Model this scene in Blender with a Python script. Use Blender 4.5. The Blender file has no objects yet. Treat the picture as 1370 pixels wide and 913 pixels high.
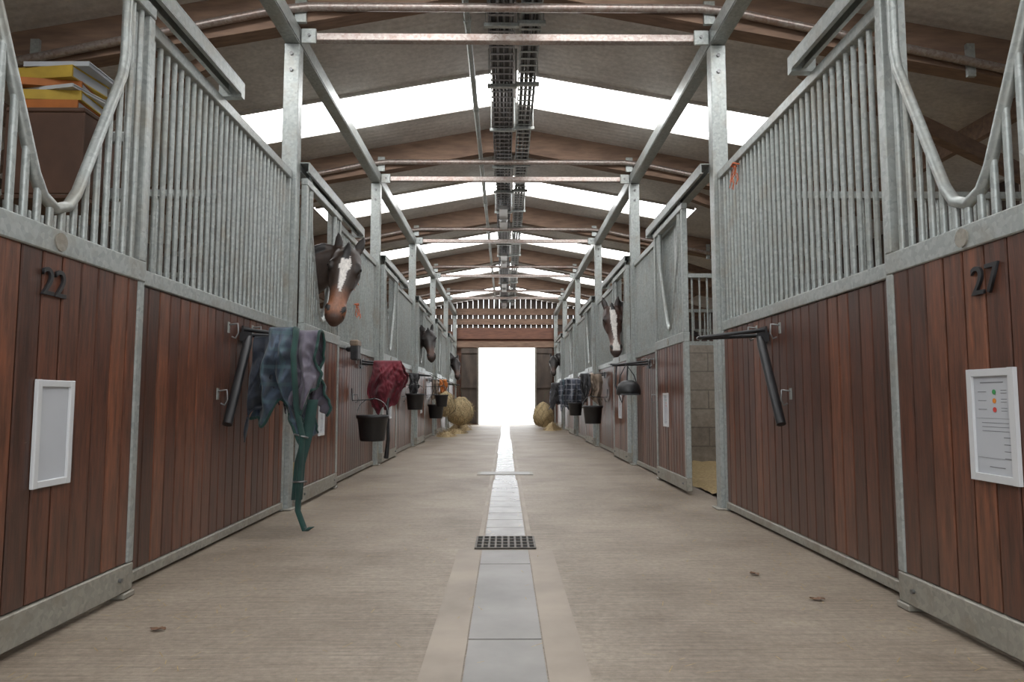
import bpy, bmesh, math, random
from mathutils import Vector, Matrix, noise
random.seed(7)
scene = bpy.context.scene
R = math.radians

# ------------------------------------------------------------------ materials
def new_mat(name):
    m = bpy.data.materials.new(name); m.use_nodes = True
    nt = m.node_tree; b = nt.nodes['Principled BSDF']
    return m, nt, b
def N(nt, t, **kw):
    n = nt.nodes.new(t)
    for k, v in kw.items(): setattr(n, k, v)
    return n
def ramp(nt, stops, fac=None):
    r = N(nt, 'ShaderNodeValToRGB')
    e = r.color_ramp.elements
    while len(e) < len(stops): e.new(0.5)
    for i, (p, c) in enumerate(stops):
        e[i].position = p; e[i].color = (*c, 1)
    if fac is not None: nt.links.new(fac, r.inputs['Fac'])
    return r
def mapped(nt, scale, world=True):
    mp = N(nt, 'ShaderNodeMapping'); mp.inputs['Scale'].default_value = scale
    if world:
        g = N(nt, 'ShaderNodeNewGeometry'); nt.links.new(g.outputs['Position'], mp.inputs['Vector'])
    else:
        g = N(nt, 'ShaderNodeTexCoord'); nt.links.new(g.outputs['Object'], mp.inputs['Vector'])
    return mp.outputs['Vector']
def noisetex(nt, vec, scale, detail=4, rough=.55):
    n = N(nt, 'ShaderNodeTexNoise'); n.inputs['Scale'].default_value = scale
    n.inputs['Detail'].default_value = detail; n.inputs['Roughness'].default_value = rough
    nt.links.new(vec, n.inputs['Vector']); return n
def bump(nt, b, h, strength=.3, dist=.01):
    bp = N(nt, 'ShaderNodeBump'); bp.inputs['Strength'].default_value = strength; bp.inputs['Distance'].default_value = dist
    nt.links.new(h, bp.inputs['Height']); nt.links.new(bp.outputs['Normal'], b.inputs['Normal'])
def mixc(nt, a, bcol, fac, mode='MIX'):
    m = N(nt, 'ShaderNodeMix', data_type='RGBA', blend_type=mode)
    for sock, v in ((m.inputs[0], fac), (m.inputs[6], a), (m.inputs[7], bcol)):
        if isinstance(v, (int, float)): sock.default_value = v
        elif isinstance(v, tuple): sock.default_value = (*v, 1)
        else: nt.links.new(v, sock)
    return m.outputs[2]
def simple(name, c1, c2=None, scale=8, rough=.6, metal=0, stretch=(1,1,1), bmp=0, world=True, detail=4):
    m, nt, b = new_mat(name)
    c2 = c2 or tuple(x*.7 for x in c1)
    v = mapped(nt, stretch, world); n = noisetex(nt, v, scale, detail)
    r = ramp(nt, [(.32, c2), (.68, c1)], n.outputs['Fac'])
    nt.links.new(r.outputs['Color'], b.inputs['Base Color'])
    b.inputs['Roughness'].default_value = rough; b.inputs['Metallic'].default_value = metal
    if bmp: bump(nt, b, n.outputs['Fac'], bmp, .01)
    return m

def galv(name, hi, lo, dirt, metal=.45, rough=.42):
    m, nt, b = new_mat(name)
    v = mapped(nt, (1,1,1)); vo = N(nt, 'ShaderNodeTexVoronoi'); vo.inputs['Scale'].default_value = 60
    nt.links.new(v, vo.inputs['Vector'])
    r = ramp(nt, [(0, lo), (1, hi)], vo.outputs['Color'])
    n = noisetex(nt, v, 5, 6, .65)
    f = ramp(nt, [(.5, (0,0,0)), (.75, (.8,.8,.8))], n.outputs['Fac'])
    c = mixc(nt, r.outputs['Color'], dirt, f.outputs['Color'])
    nt.links.new(c, b.inputs['Base Color'])
    b.inputs['Metallic'].default_value = metal; b.inputs['Roughness'].default_value = rough
    return m
M = {}
M['galv'] = galv('galvanised_steel', (.45,.475,.46), (.30,.325,.315), (.31,.285,.235))
M['galvdirty'] = galv('weathered_galvanised_steel', (.36,.34,.29), (.25,.24,.21), (.22,.175,.13), .25, .6)
M['tube'] = galv('tarnished_tube', (.46,.41,.38), (.27,.21,.185), (.28,.17,.13), .6, .35)
M['bolt'] = simple('bolt_steel', (.25,.25,.25), rough=.4, metal=.8)

# planks
m, nt, b = new_mat('stained_hardwood_planks'); M['plank'] = m
g = N(nt, 'ShaderNodeNewGeometry'); sp = N(nt, 'ShaderNodeSeparateXYZ'); nt.links.new(g.outputs['Position'], sp.inputs[0])
md = N(nt, 'ShaderNodeMath', operation='MULTIPLY'); md.inputs[1].default_value = 10; nt.links.new(sp.outputs['Y'], md.inputs[0])
fl = N(nt, 'ShaderNodeMath', operation='FLOOR'); nt.links.new(md.outputs[0], fl.inputs[0])
sx = N(nt, 'ShaderNodeMath', operation='SIGN'); nt.links.new(sp.outputs['X'], sx.inputs[0])
sm = N(nt, 'ShaderNodeMath', operation='MULTIPLY_ADD'); sm.inputs[1].default_value = 37.3; nt.links.new(sx.outputs[0], sm.inputs[0]); nt.links.new(fl.outputs[0], sm.inputs[2])
wn = N(nt, 'ShaderNodeTexWhiteNoise', noise_dimensions='1D'); nt.links.new(sm.outputs[0], wn.inputs['W'])
pr = ramp(nt, [(0, (.058,.023,.015)), (.5, (.095,.034,.020)), (1, (.165,.062,.033))], wn.outputs['Value'])
cbv = N(nt, 'ShaderNodeCombineXYZ'); nt.links.new(wn.outputs['Value'], cbv.inputs[2])
va = N(nt, 'ShaderNodeVectorMath', operation='MULTIPLY_ADD'); va.inputs[1].default_value=(9,9,.9)
vs_ = N(nt, 'ShaderNodeVectorMath', operation='SCALE'); vs_.inputs['Scale'].default_value=13; nt.links.new(cbv.outputs[0], vs_.inputs[0])
nt.links.new(g.outputs['Position'], va.inputs[0]); nt.links.new(vs_.outputs[0], va.inputs[2])
gn = noisetex(nt, va.outputs[0], 5, 7, .7)
gr = ramp(nt, [(.30, (.30,.30,.30)), (.5,(.95,.93,.92)), (.70, (1.7,1.5,1.3))], gn.outputs['Fac'])
c = mixc(nt, pr.outputs['Color'], gr.outputs['Color'], 1.0, 'MULTIPLY')
v2 = mapped(nt, (1,1,.6)); dn = noisetex(nt, v2, 3.3, 5, .6)
zr = N(nt, 'ShaderNodeMapRange'); zr.inputs[1].default_value = .0; zr.inputs[2].default_value = .55; zr.inputs[3].default_value = .60; zr.inputs[4].default_value = .16
nt.links.new(sp.outputs['Z'], zr.inputs[0])
mm = N(nt, 'ShaderNodeMath', operation='MULTIPLY'); nt.links.new(dn.outputs['Fac'], mm.inputs[0]); nt.links.new(zr.outputs[0], mm.inputs[1])
c = mixc(nt, c, (.15,.105,.08), mm.outputs[0])
v4 = mapped(nt, (1,3,9)); sn = noisetex(nt, v4, 4.5, 6, .75); sr = ramp(nt, [(.66,(0,0,0)),(.74,(.32,.32,.32))], sn.outputs['Fac'])
c = mixc(nt, c, (.36,.28,.23), sr.outputs['Color'])
nt.links.new(c, b.inputs['Base Color']); b.inputs['Roughness'].default_value = .38
bump(nt, b, gn.outputs['Fac'], .25, .004)

M['rafter'] = simple('rafter_timber', (.28,.18,.125), (.175,.11,.078), 4, .8, stretch=(1,6,6), bmp=.1)
M['endtimber'] = simple('red_brown_timber', (.22,.10,.062), (.13,.062,.045), 4, .7, stretch=(1,6,6))
M['darktimber'] = simple('dark_boarding', (.13,.10,.08), (.07,.055,.048), 6, .8, stretch=(1,1,.3))
# roof sheets
m, nt, b = new_mat('fibre_cement_sheet'); M['roof'] = m
v = mapped(nt, (1,1,1)); n1 = noisetex(nt, v, 1.7, 6, .6); n2 = noisetex(nt, v, 24, 4, .6)
r1 = ramp(nt, [(.3, (.50,.46,.43)), (.7, (.68,.64,.60))], n1.outputs['Fac'])
r2 = ramp(nt, [(.3, (.8,.8,.8)), (.7, (1.1,1.1,1.1))], n2.outputs['Fac'])
c = mixc(nt, r1.outputs['Color'], r2.outputs['Color'], 1., 'MULTIPLY'); nt.links.new(c, b.inputs['Base Color'])
b.inputs['Roughness'].default_value = .8
w = N(nt, 'ShaderNodeTexWave', bands_direction='Y'); w.inputs['Scale'].default_value = 3.5; nt.links.new(v, w.inputs['Vector']); bump(nt, b, w.outputs['Fac'], .12, .02)
# translucent rooflight : diffuse sheet glowing with the daylight above it, with dirt
m, nt, b = new_mat('translucent_rooflight'); M['sky'] = m
v = mapped(nt, (1,1,1)); vo = noisetex(nt, v, 17, 3, .6); n1 = noisetex(nt, v, 2.2, 4)
ra = ramp(nt, [(.655, (1,1,1)), (.69, (.06,.055,.05))], vo.outputs['Fac'])
rb = ramp(nt, [(.3, (.82,.84,.86)), (.6, (1,1,1))], n1.outputs['Fac'])
c = mixc(nt, ra.outputs['Color'], rb.outputs['Color'], 1., 'MULTIPLY')
b.inputs['Base Color'].default_value = (.7,.7,.7,1)
nt.links.new(c, b.inputs['Emission Color']); b.inputs['Emission Strength'].default_value = 9.2
# floor concrete
m, nt, b = new_mat('tamped_concrete'); M['floor'] = m
v = mapped(nt, (1,1,1)); n1 = noisetex(nt, v, 1.3, 8, .65); n2 = noisetex(nt, v, 38, 5, .75)
v3 = mapped(nt, (1.1, 34, 1)); n3 = noisetex(nt, v3, 2.4, 6, .7)
r1 = ramp(nt, [(.30, (.185,.142,.105)), (.5, (.285,.232,.180)), (.72, (.37,.312,.248))], n1.outputs['Fac'])
r2 = ramp(nt, [(.3, (.70,.70,.70)), (.7, (1.2,1.2,1.2))], n2.outputs['Fac'])
r3 = ramp(nt, [(.35, (.70,.69,.68)), (.6, (1.12,1.12,1.12))], n3.outputs['Fac'])
c = mixc(nt, r1.outputs['Color'], r2.outputs['Color'], 1., 'MULTIPLY'); c = mixc(nt, c, r3.outputs['Color'], .85, 'MULTIPLY')
nt.links.new(c, b.inputs['Base Color']); b.inputs['Roughness'].default_value = .5
bump(nt, b, n3.outputs['Fac'], .7, .008)
M['strip'] = simple('smooth_concrete_channel', (.245,.23,.215), (.15,.14,.13), 3, .36, stretch=(1,1,1), detail=10)
M['band'] = simple('screeded_concrete', (.33,.272,.215), (.22,.178,.14), 3, .5, detail=10)
M['paver'] = simple('channel_block', (.28,.265,.25), (.17,.16,.148), 5, .26, detail=6)
M['drain'] = simple('cast_iron_grate', (.16,.14,.12), (.08,.07,.06), 30, .5, .5)
M['pit_shade'] = simple('drain_pit_shade', (.01,.01,.01), rough=.9)  # near-black colour painted as the shade down inside the drain
M['yard'] = simple('yard_concrete', (.75,.73,.7), (.65,.63,.6), 1, .8)
# blocks
m, nt, b = new_mat('concrete_block_wall'); M['block'] = m
g = N(nt, 'ShaderNodeNewGeometry'); s3 = N(nt, 'ShaderNodeSeparateXYZ'); nt.links.new(g.outputs['Position'], s3.inputs[0])
ad = N(nt, 'ShaderNodeMath', operation='ADD'); nt.links.new(s3.outputs['X'], ad.inputs[0]); nt.links.new(s3.outputs['Y'], ad.inputs[1])
cb = N(nt, 'ShaderNodeCombineXYZ'); nt.links.new(ad.outputs[0], cb.inputs[0]); nt.links.new(s3.outputs['Z'], cb.inputs[1])
br = N(nt, 'ShaderNodeTexBrick'); br.inputs['Scale'].default_value = 1; br.inputs['Brick Width'].default_value = .44; br.inputs['Row Height'].default_value = .215; br.inputs['Mortar Size'].default_value = .008
br.inputs['Color1'].default_value = (.33,.29,.245,1); br.inputs['Color2'].default_value = (.27,.235,.20,1); br.inputs['Mortar'].default_value = (.19,.165,.14,1)
nt.links.new(cb.outputs[0], br.inputs['Vector'])
bn = noisetex(nt, mapped(nt,(1,1,1)), 14, 6, .7); brr = ramp(nt, [(.3,(.7,.7,.7)),(.7,(1.2,1.2,1.2))], bn.outputs['Fac'])
nt.links.new(mixc(nt, br.outputs['Color'], brr.outputs['Color'], 1., 'MULTIPLY'), b.inputs['Base Color']); b.inputs['Roughness'].default_value = .9
M['straw'] = simple('straw_bedding', (.56,.43,.23), (.30,.21,.10), 35, .9, stretch=(1,3,1), bmp=1)
M['hay'] = simple('hay', (.56,.44,.25), (.30,.215,.11), 40, .9, bmp=1)
M['net'] = simple('hay_net_cord', (.10,.11,.07), rough=.8)
M['black'] = simple('black_rubber', (.022,.022,.024), (.012,.012,.013), 10, .42)
M['cable'] = simple('dark_cable', (.07,.065,.065), (.03,.03,.03), 10, .5)
M['tray'] = galv('cable_tray_steel', (.34,.34,.35), (.22,.22,.23), (.2,.18,.17), .5, .45)
M['white'] = simple('white_frame_plastic', (.60,.61,.62), (.56,.57,.58), 3, .35)
M['paper'] = simple('paper_sheet', (.50,.52,.55), (.46,.48,.51), 3, .5)
M['print'] = simple('grey_print', (.22,.22,.24), rough=.8)
for k, cc in dict(red=(.6,.05,.04), amber=(.75,.25,.02), green=(.05,.35,.10), yellow=(.6,.40,.05), orange=(.55,.17,.03), twine=(.65,.16,.06)).items():
    M[k+'p' if k=='green' else k] = simple(k+'_pigment', cc, rough=.6)
M['brownbox'] = simple('brown_plywood', (.13,.065,.04), (.08,.04,.025), 6, .6)
M['leaf'] = simple('dry_leaf', (.20,.11,.065), (.13,.07,.04), 60, .7)
def cloth(name, c1, c2, rough=.85, plaid=None):
    m, nt, b = new_mat(name)
    v = mapped(nt, (1,1,1)); n = noisetex(nt, v, 7, 5, .6)
    r = ramp(nt, [(.35, c2), (.65, c1)], n.outputs['Fac']); col = r.outputs['Color']
    if plaid:
        w1 = N(nt, 'ShaderNodeTexWave', bands_direction='Z'); w2 = N(nt, 'ShaderNodeTexWave', bands_direction='X')
        for w_ in (w1, w2):
            w_.inputs['Scale'].default_value = 3.2; w_.inputs['Distortion'].default_value = 1.2; nt.links.new(v, w_.inputs['Vector'])
            rr = ramp(nt, [(.86, (0,0,0)), (.93, (.6,.6,.6))], w_.outputs['Fac'])
            col = mixc(nt, col, plaid, rr.outputs['Color'])
    nt.links.new(col, b.inputs['Base Color']); b.inputs['Roughness'].default_value = rough
    try: b.inputs['Sheen Weight'].default_value = .15
    except Exception: pass
    n2 = noisetex(nt, v, 220, 2); bump(nt, b, n2.outputs['Fac'], .3, .002)
    return m
M['navy'] = cloth('navy_rug_cloth', (.020,.027,.043), (.008,.010,.016))
M['navyplaid'] = cloth('blue_green_rug_cloth', (.055,.080,.118), (.018,.028,.045), plaid=(.055,.10,.115))
M['green'] = cloth('green_webbing', (.016,.060,.050), (.010,.036,.032))
M['purple'] = cloth('purple_grey_cloth', (.15,.135,.165), (.08,.07,.10))
M['maroon'] = cloth('maroon_rug_cloth', (.20,.018,.032), (.085,.009,.018))
M['plaid'] = cloth('plaid_rug_cloth', (.06,.07,.10), (.025,.03,.045), plaid=(.28,.29,.32))
M['beige'] = cloth('beige_rug_cloth', (.30,.23,.17), (.16,.12,.09))
M['charcoal'] = cloth('charcoal_cloth', (.05,.05,.055), (.02,.02,.022))
M['bark'] = simple('washed_out_bark', (.62,.6,.57), rough=.9)  # overexposed daylight put into the colour, so branches look faint
M['eye'] = simple('dark_eye', (.01,.006,.004), rough=.08)
m, nt, b = new_mat('horse_coat'); M['coat'] = m
at = N(nt, 'ShaderNodeAttribute'); at.attribute_name = 'coat'
v = mapped(nt, (3,3,1)); n = noisetex(nt, v, 25, 5, .6); r = ramp(nt, [(.3, (.75,.75,.75)), (.7, (1.2,1.2,1.2))], n.outputs['Fac'])
c = mixc(nt, at.outputs['Color'], r.outputs['Color'], 1., 'MULTIPLY'); nt.links.new(c, b.inputs['Base Color'])
b.inputs['Roughness'].default_value = .45; bump(nt, b, n.outputs['Fac'], .15, .003)

# ------------------------------------------------------------------ mesh builder
class MB:
    def __init__(s): s.v=[]; s.f=[]; s.m=[]; s.sm=[]; s.mats=[]; s.nb=0
    def mi(s, k):
        if k not in s.mats: s.mats.append(k)
        return s.mats.index(k)
    def add(s, vs, fs, mat, smooth=False):
        o=len(s.v); s.v += [Vector(p) for p in vs]; i=s.mi(mat)
        for f in fs: s.f.append([o+k for k in f]); s.m.append(i); s.sm.append(smooth)
    def hexa(s, p, mat):
        s.add(p, [(0,3,2,1),(4,5,6,7),(0,1,5,4),(1,2,6,5),(2,3,7,6),(3,0,4,7)], mat)
    def box(s, x0,x1,y0,y1,z0,z1,mat):
        x0,x1=sorted((x0,x1)); y0,y1=sorted((y0,y1)); z0,z1=sorted((z0,z1))
        s.nb+=1
        e=min(.00025*(s.nb%7), (x1-x0)*.1,(y1-y0)*.1,(z1-z0)*.1)   # tiny size differences so no two faces coincide
        x0+=e;x1-=e;y0+=e;y1-=e;z0+=e;z1-=e
        s.hexa([(x0,y0,z0),(x1,y0,z0),(x1,y1,z0),(x0,y1,z0),(x0,y0,z1),(x1,y0,z1),(x1,y1,z1),(x0,y1,z1)], mat)
    def tube(s, pts, r, mat, seg=8, smooth=True):
        pts=[Vector(p) for p in pts]; n=len(pts)
        rs = r if isinstance(r,(list,tuple)) else [r]*n
        t0=(pts[1]-pts[0]).normalized(); up=Vector((0,0,1)) if abs(t0.z)<.9 else Vector((1,0,0))
        a=t0.cross(up).normalized(); vs=[]
        for i,p in enumerate(pts):
            if i==0: t=t0
            elif i==n-1: t=(pts[-1]-pts[-2]).normalized()
            else: t=((pts[i+1]-p).normalized()+(p-pts[i-1]).normalized()).normalized()
            a=(a-t*a.dot(t)).normalized(); b_=t.cross(a)
            for k in range(seg):
                an=2*math.pi*k/seg; vs.append(p+(a*math.cos(an)+b_*math.sin(an))*rs[i])
        fs=[]
        for i in range(n-1):
            for k in range(seg):
                k2=(k+1)%seg; fs.append((i*seg+k,i*seg+k2,(i+1)*seg+k2,(i+1)*seg+k))
        s.add(vs,fs,mat,smooth)
        s.add(vs[:seg],[tuple(range(seg))],mat); s.add(vs[-seg:],[tuple(range(seg))],mat)
    def lathe(s, c, prof, mat, seg=24, jit=None):
        vs=[];n=len(prof);c=Vector(c)
        for (r,z) in prof:
            for k in range(seg):
                an=2*math.pi*k/seg; p=Vector((r*math.cos(an),r*math.sin(an),z))
                if jit and r>.001: q=noise.noise_vector((p+c)*jit[0]); p+=q*jit[1]
                vs.append(c+p)
        fs=[(i*seg+k,i*seg+(k+1)%seg,(i+1)*seg+(k+1)%seg,(i+1)*seg+k) for i in range(n-1) for k in range(seg)]
        s.add(vs,fs,mat,True)
    def grid(s, fn, nu, nv, mat):
        vs=[fn(i/nu,j/nv) for i in range(nu+1) for j in range(nv+1)]
        fs=[(i*(nv+1)+j,(i+1)*(nv+1)+j,(i+1)*(nv+1)+j+1,i*(nv+1)+j+1) for i in range(nu) for j in range(nv)]
        s.add(vs,fs,mat,True)
    def blades(s, cen, rad, n, L, mat, seed, zmin=.004):
        rn=random.Random(seed); cen=Vector(cen)
        for i in range(n):
            dv=Vector((rn.gauss(0,1),rn.gauss(0,1),rn.gauss(0,1))).normalized()
            p=cen+Vector((dv.x*rad[0],dv.y*rad[1],dv.z*rad[2]))*.95
            t=(Vector((rn.gauss(0,1),rn.gauss(0,1),rn.gauss(0,1)-.4)).normalized()+dv*.6).normalized()*L*rn.uniform(.5,1.2)
            wv=t.cross(dv+Vector((.01,.02,.03))).normalized()*.003; q=p+t
            q.z=max(q.z,zmin); p.z=max(p.z,zmin)
            s.add([p-wv,p+wv,q+wv*.5,q-wv*.5],[(0,1,2,3)],mat)
    def obj(s, name, origin=(0,0,0), bevel=0, parent=None, recalc=True):
        o=Vector(origin); me=bpy.data.meshes.new(name)
        me.from_pydata([tuple(p-o) for p in s.v],[],s.f)
        for k in s.mats: me.materials.append(M[k])
        for i,p in enumerate(me.polygons): p.material_index=s.m[i]; p.use_smooth=s.sm[i]
        if recalc:
            bm=bmesh.new(); bm.from_mesh(me); bmesh.ops.recalc_face_normals(bm,faces=bm.faces); bm.to_mesh(me); bm.free()
        ob=bpy.data.objects.new(name,me); ob.location=o; scene.collection.objects.link(ob)
        if bevel:
            bv=ob.modifiers.new('bevel','BEVEL'); bv.width=bevel; bv.segments=1; bv.limit_method='ANGLE'; bv.angle_limit=R(50)
        if parent:
            ob.parent=parent; ob.location=o-parent.location
        return ob

# ------------------------------------------------------------------ layout
P0=1.66; BAY=3.30; NB=6
posts=[P0+BAY*k for k in range(-1,NB+1)]
YEND=P0+BAY*NB+.15; YBACK=P0-BAY-.15
W=1.53; ROOF=3.99; SL=.18; OUT=5.2
BM=3.30      # underside of long beams
def rz(x): return ROOF-SL*abs(x)

# floor
b=MB(); b.box(-W-.1,W+.1,YBACK-.3,YEND+.3,-.15,0,'floor')
b.obj('floor')
b=MB()
b.box(-.235,-.118,YBACK,3.62,0,.0025,'band'); b.box(.118,.235,YBACK,3.62,0,.0025,'band')
y=YBACK
while y<3.55:
    y2=min(y+1.02,3.62); b.box(-.114,.114,y+.004,y2-.004,0,.003,'strip'); y=y2
y=3.97; i=0
while y<YEND-.2:
    w=.112 if int(y/3.3)%2 else .10
    b.box(-w+.002,w-.002,y+.002,min(y+.264,YEND-.2),0,.003,'paver')
    y+=.27; i+=1
for s in (-1,1): b.box(s*.12,s*.145,3.97,YEND-.2,0,.002,'band')
b.obj('floor_channel')
b=MB(); b.box(-.28,.28,7.15,7.45,0,.005,'galvdirty'); b.box(-.25,.25,7.18,7.42,.005,.007,'strip'); b.obj('manhole_cover')
# drain
b=MB(); b.box(-.155,.155,3.64,3.95,0,.0035,'pit_shade')  # flat dark plate stands in for the shaded hole, floor is uncut
for i in range(10): b.box(-.155+i*.0335,-.155+i*.0335+.011,3.64,3.95,.0035,.009,'drain')
for j in range(5): yy=3.64+j*.0745; b.box(-.155,.155,yy,yy+.013,.0035,.0088,'drain')
b.obj('floor_drain_grate')
# stall floors
for s in (-1,1):
    b=MB(); 
    def fn(u,v,s=s):
        x=s*(W+.1+u*(OUT-W-.1)); y=YBACK+v*(YEND-YBACK)
        return Vector((x,y,.03+.05*noise.noise(Vector((x*1.6,y*1.6,0)))+.02*noise.noise(Vector((x*9,y*9,0)))+ (.0 if u>.02 else -.03)))
    b.grid(fn,40,220,'straw'); b.obj('floor_straw_bedding', recalc=False)
    b=MB(); b.box(s*(W+.1),s*OUT,YBACK,YEND,-.15,-.02,'floor'); b.obj('floor_stall_slab')
b=MB(); b.box(-40,40,YEND+.3,70,-.2,-.03,'yard'); b.box(-40,40,-40,YBACK-.3,-.2,-.03,'yard'); b.obj('yard_ground')

# roof
sky_ranges=[(6.72+BAY*k,7.48+BAY*k) for k in range(-3,5)]
b=MB(); k=MB(); XI,XO=.14,2.72
def slab(mb,s,x0,x1,y0,y1,mat,t=.03):
    mb.hexa([(s*x0,y0,rz(x0)),(s*x1,y0,rz(x1)),(s*x1,y1,rz(x1)),(s*x0,y1,rz(x0)),
             (s*x0,y0,rz(x0)+t),(s*x1,y0,rz(x1)+t),(s*x1,y1,rz(x1)+t),(s*x0,y1,rz(x0)+t)],mat)
for s in (-1,1):
    slab(b,s,0,XI,YBACK-.4,YEND+.4,'roof'); slab(b,s,XO,OUT+.4,YBACK-.4,YEND+.4,'roof')
    yy=YBACK-.4
    for (a,c) in sky_ranges:
        if a<yy: continue
        slab(b,s,XI,XO,yy,a,'roof'); slab(k,s,XI-.03,XO+.03,a-.0,c,'sky',.012)
        slab(b,s,XI,XO,a-.03,a,'roof',-.03) ; slab(b,s,XI,XO,c,c+.05,'roof',-.03)
        yy=c
    slab(b,s,XI,XO,yy,YEND+.4,'roof')
b.obj('ceiling_roof_sheets'); 
ro=k.obj('window_rooflights')
b=MB()
for y in posts[1:-1]:
    for s in (-1,1):
        y0,y1=y-.07,y+.07; D=.29
        b.hexa([(0,y0,rz(0)-D),(s*OUT,y0,rz(OUT)-D),(s*OUT,y1,rz(OUT)-D),(0,y1,rz(0)-D),
                (0,y0,rz(0)-.002),(s*OUT,y0,rz(OUT)-.002),(s*OUT,y1,rz(OUT)-.002),(0,y1,rz(0)-.002)],'rafter')
    b.box(-.25,.25,y-.085,y-.07,rz(0)-.33,rz(0)-.06,'rafter')
b.obj('trim_roof_rafters')
b=MB()
for s in (-1,1):
    for x in (4.2,):
        b.hexa([(s*x,YBACK,rz(x)-.17),(s*(x+.07),YBACK,rz(x)-.17),(s*(x+.07),YEND,rz(x)-.17),(s*x,YEND,rz(x)-.17),
            (s*x,YBACK,rz(x)-.0),(s*(x+.07),YBACK,rz(x)-.012),(s*(x+.07),YEND,rz(x)-.012),(s*x,YEND,rz(x)-.0)],'rafter')
    for y in posts[1:-1]:
        b.hexa([(s*2.2,y+.1,rz(2.2)-.42),(s*4.6,y+1.1,rz(4.6)-.5),(s*4.6,y+1.2,rz(4.6)-.5),(s*2.2,y+.2,rz(2.2)-.42),
                (s*2.2,y+.1,rz(2.2)-.3),(s*4.6,y+1.1,rz(4.6)-.36),(s*4.6,y+1.2,rz(4.6)-.36),(s*2.2,y+.2,rz(2.2)-.3)],'rafter')
b.obj('trim_purlins')

# outer walls
for s,nm in ((-1,'left'),(1,'right')):
    b=MB(); b.box(s*OUT,s*(OUT+.2),YBACK,YEND,-.1,2.0,'block'); 
    y=YBACK
    while y<YEND-.1:
        b.box(s*(OUT+.05),s*(OUT+.08),y,y+.13,2.0,rz(OUT)-.0,'darktimber'); y+=.15
    b.obj('wall_'+nm)
b=MB(); ye=YEND
DX0,DX1,DH=-.83,.92,2.33
for s in (-1,1):
    x0 = abs(DX0) if s<0 else DX1
    b.box(s*x0,s*OUT,ye,ye+.12,0,2.5,'endtimber')
b.box(-1.6,1.6,ye-.10,ye+.1,DH,DH+.18,'rafter')
b.box(-1.6,1.6,ye-.06,ye+.1,DH+.26,DH+.60,'endtimber')
b.box(-OUT,OUT,ye,ye+.06,DH+.14,DH+.5,'endtimber')
b.box(-OUT,OUT,ye-.05,ye+.02,DH+.70,DH+.88,'rafter'); b.box(-OUT,OUT,ye-.03,ye+.02,DH+1.0,DH+1.2,'rafter')
x=-OUT
while x<OUT:
    zt=rz(max(abs(x),abs(x+.12)))
    b.box(x,x+.15,ye+.02,ye+.05,DH+.5,zt,'darktimber'); x+=.162
b.obj('wall_far')
for s,x0 in ((-1,.83),(1,.92)):
    b=MB(); b.box(s*(x0-.02),s*(x0+.5),ye-.16,ye-.11,.03,2.3,'darktimber')
    for zz in (.1,1.1,2.15): b.box(s*(x0-.01),s*(x0+.5),ye-.19,ye-.16,zz,zz+.1,'darktimber')
    b.box(s*(x0-.03),s*(x0+.02),ye-.2,ye-.1,0,2.33,'galvdirty')
    b.obj('door_far')
b=MB(); 
for s in (-1,1): b.box(s*W,s*OUT,YBACK-.12,YBACK,0,2.9,'block')
b.box(-OUT,OUT,YBACK-.1,YBACK,2.9,rz(OUT),'darktimber')
b.obj('wall_back')

# posts + long beams + tie bars
for s in (-1,1):
    for y in posts:
        b=MB(); b.box(s*(W-.055),s*(W+.055),y-.05,y+.05,0,BM-.002,'galv')
        b.box(s*(W-.085),s*(W+.085),y-.08,y+.08,0,.012,'galvdirty')
        for zz in (BM-.2,BM-.08): b.tube([(s*W,y-.062,zz),(s*W,y-.05,zz)],.014,'bolt',6)
        b.obj('steel_post',(s*W,y,0),bevel=.004)
    b=MB(); 
    b.box(s*(W+.04),s*(W+.05),YBACK,YEND,BM+.01,BM+.12,'galv')
    b.box(s*(W-.05),s*(W+.05),YBACK,YEND,BM+.002,BM+.01,'galv'); b.box(s*(W-.05),s*(W+.05),YBACK,YEND,BM+.12,BM+.128,'galv')
    b.box(s*(W-.055),s*(W-.045),YBACK,YEND,BM+.012,BM+.118,'galv')
    b.obj('steel_beam',(s*W,0,BM))
for y in posts[1:-1]:
    b=MB(); b.box(-W+.06,W-.06,y-.03,y+.03,BM+.03,BM+.09,'tube')
    for s in (-1,1):
        b.box(s*(W-.17),s*(W-.06),y-.045,y-.031,BM+.0,BM+.115,'galv'); b.tube([(s*(W-.12),y-.055,BM+.06),(s*(W-.12),y-.045,BM+.06)],.012,'bolt',6)
    b.obj('steel_tie_bar',(0,y,BM+.06),bevel=.01)
    b=MB(); b.tube([(-3.9,y-.12,3.02),(-1.65,y-.12,3.50),(-1.4,y-.12,3.53),(1.4,y-.12,3.53),(1.65,y-.12,3.50),(3.9,y-.12,3.02)],.03,'tube',12)
    for s in (-1,1): b.box(s*1.42,s*1.5,y-.10,y-.07,BM+.129,3.60,'galv'); b.box(s*3.3,s*3.36,y-.10,y-.071,3.05,rz(3.3)-.1,'galv')
    b.obj('steel_pipe_rail',(0,y,3.4))

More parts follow.
